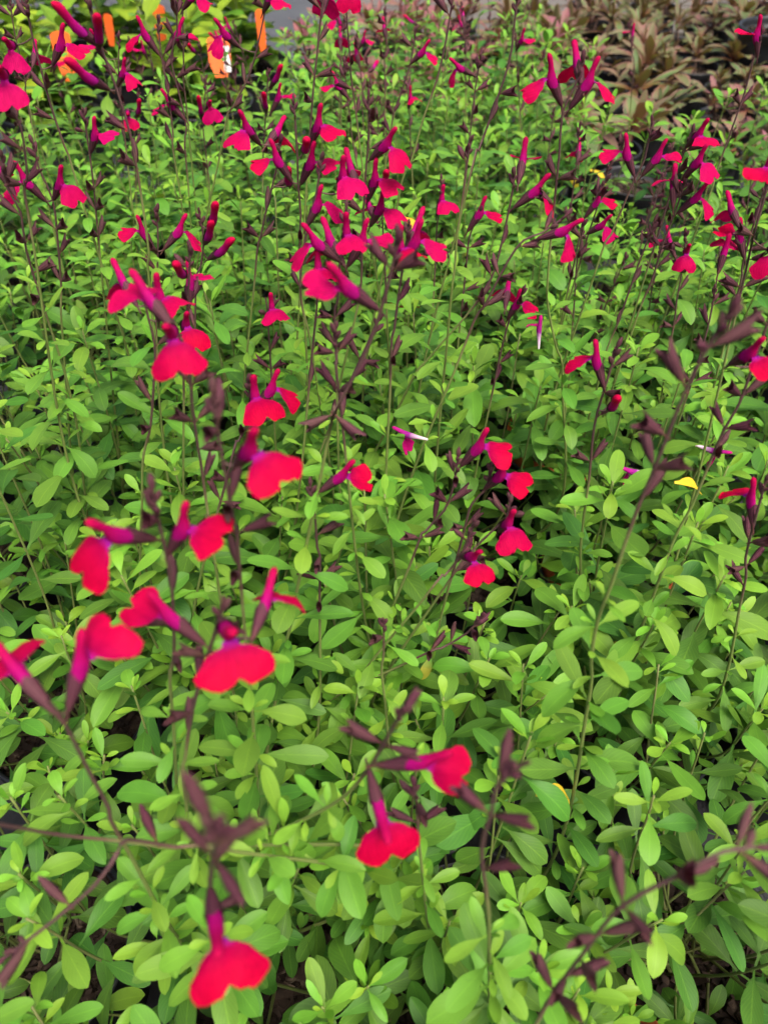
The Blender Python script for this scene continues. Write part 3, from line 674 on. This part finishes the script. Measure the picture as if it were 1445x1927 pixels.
stalk(.72, [(1230, 420), (1200, 500), (1165, 600), (1130, 700)], [], cal=1)
stalk(.80, [(1150, 300), (1120, 400), (1095, 480)], [], cal=.8)
stalk(.70, [(1345, 545), (1330, 620), (1300, 720)], [(1365, 430, 1372, 408, -1, O, .5)], cal=.7)
# -- loose stalks of spent calyces and small flowers farther back
rs = random.Random(5)
for k in range(26):
    px, py = rs.uniform(20, 1000), rs.uniform(5, 300)
    b = at_z(px, py + rs.uniform(60, 110), .38)
    if b.y > 2.2 or b.y < .8: continue
    topz = rs.uniform(.50, .62); t = Vector((b.x + rs.uniform(-.05, .05), b.y + rs.uniform(-.03, .03), topz))
    q = proj(t); d = (t - CAM).dot(FW); m_ = proj((t + b) / 2)
    fl = [(q[0] + rs.uniform(-5, 5), q[1] + 22, q[0] + rs.choice((-1, 1)) * rs.uniform(15, 28), q[1] + 6, rs.choice((-1, -1, 1)), O if rs.random() < .7 else C, rs.random() * .6)] if rs.random() < .55 else []
    stalk(d, [q, m_, proj(b)], fl, cal=1.1)
for k in range(14):
    px, py = rs.uniform(1000, 1440), rs.uniform(330, 640)
    b = at_z(px, py, .38); t = Vector((b.x + rs.uniform(-.03, .03), b.y, rs.uniform(.46, .55)))
    q = proj(t); d = (t - CAM).dot(FW); m_ = proj((t + b) / 2)
    stalk(d, [q, m_, proj(b)], [], cal=1.0, leafy=.6)

# ------------------------------------------------------------------ labels of the salvias
ORD = 'first second third fourth fifth sixth seventh eighth ninth tenth eleventh twelfth'.split()
NUM = 'no one two three four five six seven eight nine ten eleven twelve thirteen fourteen fifteen sixteen'.split()
for p in plants:
    n = p['flowers']; c = p['col']
    place = 'leftmost' if c == 0 else 'rightmost' if c == p['n'] - 1 else ORD[c] + ' from left'
    rw = 'front row of pots' if p['row'] == 0 else ORD[p['row']] + ' row of pots'
    look = 'green salvia without open flowers' if n == 0 else f"green salvia with {NUM[min(n, 16)]} red flower{'s' if n > 1 else ''}"
    tag(p['root'], f"{look}, {place} in the {rw}", 'salvia', 'potted salvias standing in rows')

# ------------------------------------------------------------------ bronze rosette plants behind, on the right
def bronze_plant(x, y, label, red=.3, n_ros=3, bare=False):
    root = empty('potted_bronze_plant', (x, y, 0)); tag(root, label, 'potted plant', 'bronze leaved plants in black pots')
    add_pot(root, POT, POT_CHIP, R() * 6); off = root.location; vig = U(.75, 1.3); red *= U(.3, 2.4); tb = U(-.35, .35)
    for r in range(n_ros):
        a = r * 2.1 + R(); q = .035 if n_ros > 1 else 0
        c = Vector((x + q * math.cos(a), y + q * math.sin(a), PH - .03)); tip = c + Vector((U(-.02, .02) + .03 * math.cos(a), U(-.02, .02) + .03 * math.sin(a), U(.03, .10)))
        path = smooth_path([c, c.lerp(tip, .5), tip], .02)
        v, f, t = tube([p - off for p in path], [.0035] * len(path), [.75] * len(path), 6)
        st = obj('stem', mesh('stem', v, f, M['stem'], tone=t), root)
        nl = 23
        for k in range(nl):
            g = k / nl; ph = k * 2.4 + R() * .4; e = 1.4 - 1.2 * g + U(-.35, .35)
            d = Vector((math.cos(ph) * math.cos(e), math.sin(ph) * math.cos(e), math.sin(e)))
            put_leaf(st, off, tip - Vector((0, 0, .05 * g * R())), d, Vector((0, 0, 1)) - d * .3 + Vector((U(-.2, .2), U(-.2, .2), 0)), U(.055, .12) * (.72 + .4 * g) * vig, U(.1, 1) + tb, BRONZE, g=min(1, red * U(.2, 2.2)))
    return root
bi = 0
BY = [1.86, 2.10, 2.34, 2.58, 2.82, 3.06, 3.30, 3.54]
for r, y in enumerate(BY):
    xs = [.50 + .235 * k + (.08 if r % 2 else 0) for k in range(-4, 6)]
    lo = (.80, .42, -.12, -.2, -.24, -.24, .0, .4)[r]
    xs = [x for x in xs if x > lo and x < .56 * .707 * (y + .75) + .1]
    for c, x in enumerate(xs):
        pos = 'leftmost' if c == 0 else 'rightmost' if c == len(xs) - 1 else ORD[c] + ' from left'
        if abs(x - .61) < .10 and abs(y - 1.9) < .1: continue
        bronze_plant(x + U(-.02, .02), y + U(-.02, .02), f"bronze and pink rosette plant in black pot, {pos} in the {ORD[r]} bronze row", red=.19 + .4 * (x < .3), n_ros=random.choice((2, 3, 3)))
bare = empty('bare_pot', (.605, 1.90, 0)); tag(bare, 'black nursery pot showing bare brown soil beside a yellow leaf', 'pot'); add_pot(bare, POT, POT_CHIP, .4)

# ------------------------------------------------------------------ lime leaved plants behind, on the left
def lime_plant(x, y, label, tall=.30):
    root = empty('potted_lime_plant', (x, y, 0)); tag(root, label, 'potted plant', 'lime leaved plants in big black pots')
    add_pot(root, BIGPOT, BIG_CHIP, R() * 6); off = root.location
    for s in range(8):
        a = s * 2.4; q = .085 * math.sqrt(s / 8)
        c = Vector((x + q * .5 * math.cos(a), y + q * .5 * math.sin(a), BH - .03)); tip = c + Vector((q * 1.3 * math.cos(a), q * 1.3 * math.sin(a), tall * U(.7, 1.05)))
        path = smooth_path([c, c.lerp(tip, .5) + Vector((U(-.01, .01), U(-.01, .01), 0)), tip], .03); n = len(path)
        v, f, t = tube([p - off for p in path], [.003 - .0015 * i / n for i in range(n)], [.05] * n, 6)
        st = obj('stem', mesh('stem', v, f, M['stem'], tone=t), root)
        for k in range(6):
            p = path[int((n - 1) * (1 - k * .15))]
            for h in (0, math.pi):
                ph = a + k * 1.57 + h + U(-.3, .3); e = .75 - .14 * k + U(-.2, .2)
                d = Vector((math.cos(ph) * math.cos(e), math.sin(ph) * math.cos(e), math.sin(e)))
                put_leaf(st, off, p, d, Vector((0, 0, 1)), U(.06, .08) + .008 * min(k, 3), U(.0, 1) - .1 * k, LIME)
for i, (x, y, lb) in enumerate([(-.47, 2.16, 'lime green leafy plant in big black pot nearest the grey path'), (-.84, 2.12, 'lime green leafy plant in black pot behind the round orange tag'),
                                (-1.17, 2.2, 'lime green leafy plant in black pot at the far left edge'), (-.40, 2.50, 'lime green leafy plant at the back beside the grey path'),
                                (-.70, 2.50, 'lime green leafy plant at the back, between two others'), (-1.02, 2.52, 'lime green leafy plant in the back left corner'),
                                (-.55, 2.86, 'lime green leafy plant, last pot of the left block, right of two'), (-.92, 2.86, 'lime green leafy plant, last pot of the left block, left of two')]):
    lime_plant(x, y, lb, U(.22, .30) if y < 2.3 else U(.3, .36))

# ------------------------------------------------------------------ plant tags
def plant_tag(px, py, Y, wd, ht, mat, label, tilt=0, yaw=0, pic=False):
    c = at_y(px, py, Y); root = empty('plant_tag', c); tag(root, label, 'plant tag', 'plastic plant tags in the pots')
    root.rotation_euler = (tilt, 0, yaw)
    prof = [(-.28, -1.1), (.28, -1.1), (.5, -.5), (.5, .35)] + [(.5 * math.cos(a), .35 + .15 * math.sin(a)) for a in (.5, 1.0, 1.57, 2.1, 2.6)] + [(-.5, .35), (-.5, -.5)]
    n = len(prof); T = .0006
    v = [(x * wd, -T, z * ht) for x, z in prof] + [(x * wd, T, z * ht) for x, z in prof]
    f = [tuple(range(n)), tuple(range(2 * n - 1, n - 1, -1))] + [(i, i + n, (i + 1) % n + n, (i + 1) % n) for i in range(n)]
    obj('tag_blade', mesh('tag_blade', v, f, mat, smooth=False), root)
    if pic:
        v, f = box((.18 * wd, -.0022, -.9 * ht), (.46 * wd, -.0014, .1 * ht), .0001)
        obj('printed_panel', mesh('printed_panel', v, f, M['white'], smooth=False), root)
plant_tag(118, 88, 1.98, .042, .062, M['orange'], 'orange plastic plant tag standing alone before the lime plants, round topped', -.1, .2)
plant_tag(300, 30, 2.3, .034, .05, M['orange'], 'orange plant tag at the top edge, third from the left', -.1, -.2)
plant_tag(412, 92, 2.02, .05, .052, M['orange'], 'wide orange plant tag with white panel in the big pot', -.35, .1, True)
plant_tag(490, 45, 2.26, .022, .065, M['orange'], 'narrow orange plant tag beside the grey path', -.05, .6)
plant_tag(205, 45, 2.3, .026, .045, M['orange'], 'small orange plant tag among lime leaves', -.1, -.4)
def collar(pl, label, a0, a1):
    # orange printed band laid inside the pot's mouth
    c = Vector((pl['x'], pl['y'], 0)); root = empty('pot_band', c); tag(root, label, 'pot band', 'orange bands inside the pots')
    v, f = [], []; n = 16
    for i in range(n + 1):
        a = a0 + (a1 - a0) * i / n
        for (r, z) in ((PR * .915, PH - .026), (PR * .92, PH + .022), (PR * .90, PH + .022), (PR * .895, PH - .026)): v.append((r * math.cos(a), r * math.sin(a), z))
    for i in range(n):
        for k in range(4): f.append((i * 4 + k, i * 4 + (k + 1) % 4, i * 4 + 4 + (k + 1) % 4, i * 4 + 4 + k))
    f += [(0, 1, 2, 3), tuple(n * 4 + k for k in (3, 2, 1, 0))]
    obj('band', mesh('band', v, f, M['terracotta']), root)
def pl_at(x, y): return min(plants, key=lambda q: (q['x'] - x) ** 2 + (q['y'] - y) ** 2)
collar(pl_at(.27, .92), 'orange band in the black pot beside the dark gap, centre right', 1.2, 5.2)
collar(pl_at(.27, .23), 'orange band edge in the pot at the bottom right corner', 3.6, 5.9)
collar(pl_at(.06, 1.38), 'orange band in a pot deep under the crowded red flowers', .5, 5.5)
collar(pl_at(.27, .69), 'orange band in a pot under the tall blurred stalk', 3.0, 6.2)

# ------------------------------------------------------------------ fallen flowers and yellow leaves lying on the foliage
def fallen(px, py, z, az, label, el=-.15):
    p = at_z(px, py, z); a, zz = flower_frame(math.radians(az), el); root = empty('fallen_flower', p); tag(root, label, 'fallen flower', 'fallen flowers on the leaves')
    m = frame(Vector((0, 0, 0)) - a * .018, a, zz, .95)
    o = obj('corolla', COROLLA['faded'], root, m, (0, 0, R(), 1)); obj('lower_lip', LIPSET[0][2], root, m @ Matrix.Diagonal((1, .7, 1, 1)), (.6, .6, R(), 1))
fallen(765, 818, .53, 150, 'faded magenta flower with white tube end lying across leaves, centre')
fallen(1187, 888, .50, 180, 'fallen magenta flower lying by a tall dark stalk', .1)
fallen(1345, 850, .49, -20, 'faded purple flower with white end caught on the right')
fallen(1014, 618, .54, 100, 'faded purple flower hanging white end down on a green stem', 1.2)
def yellow(px, py, z, az, L, label):
    p = at_z(px, py, z); a = math.radians(az); d = Vector((math.cos(a), math.sin(a), -.05))
    o = put_leaf(None, Vector((0, 0, 0)), p - d * L * .5, d, Vector((0, 0, 1)), L, R(), YELLOW, 'yellow_leaf', 1.1)
    tag(o, label, 'leaf', 'yellowed leaves')
yellow(1050, 1490, .41, 10, .034, 'yellow leaf lying among green leaves, lower right')
yellow(1305, 905, .49, 10, .036, 'yellow leaf resting beside the tall blurred stalk')
yellow(772, 412, .53, -20, .034, 'yellow leaf above the crowded red flowers')
yellow(1075, 330, .50, 40, .045, 'orange yellow leaf left of the bare pot')
yellow(1128, 322, .26, -15, .060, 'curled yellow green leaf over the bare pot')

# ------------------------------------------------------------------ young tree in a big pot, top right
tr = empty('potted_tree', (1.27, 2.86, 0)); tag(tr, 'dark red brown young tree trunk in wide black pot, top right', 'tree')
add_pot(tr, BIGPOT, BIG_CHIP, 0)
pth = smooth_path([Vector((0, 0, BH - .04)), Vector((.004, 0, .7)), Vector((-.01, .01, 1.2)), Vector((0, 0, 1.6))], .08)
v, f, t = tube(pth, [.026 - .010 * i / len(pth) for i in range(len(pth))], [1] * len(pth), 12)
trunk = obj('trunk', mesh('trunk', v, f, M['trunk'], tone=t), tr)
for k in range(9):
    a = k * 2.4; z0 = 1.1 + .05 * k; b0 = Vector((0, 0, z0)); b1 = b0 + Vector((.22 * math.cos(a), .22 * math.sin(a), .16))
    pp = smooth_path([b0, b0.lerp(b1, .5) + Vector((0, 0, .02)), b1], .04); v, f, t = tube(pp, [.006 - .004 * i / len(pp) for i in range(len(pp))], [1] * len(pp), 6)
    br = obj('branch', mesh('branch', v, f, M['trunk'], tone=t), tr)
    for j in range(16):
        p = b0.lerp(b1, U(.3, 1)); d = Vector((U(-1, 1), U(-1, 1), U(-.4, .6))); put_leaf(br, Vector((0, 0, 0)), p, d, Vector((0, 0, 1)), U(.05, .08), R(), TREE)
print('LEAVES', NLEAF, 'OBJECTS', len(bpy.data.objects), 'PLANTS', len(plants))
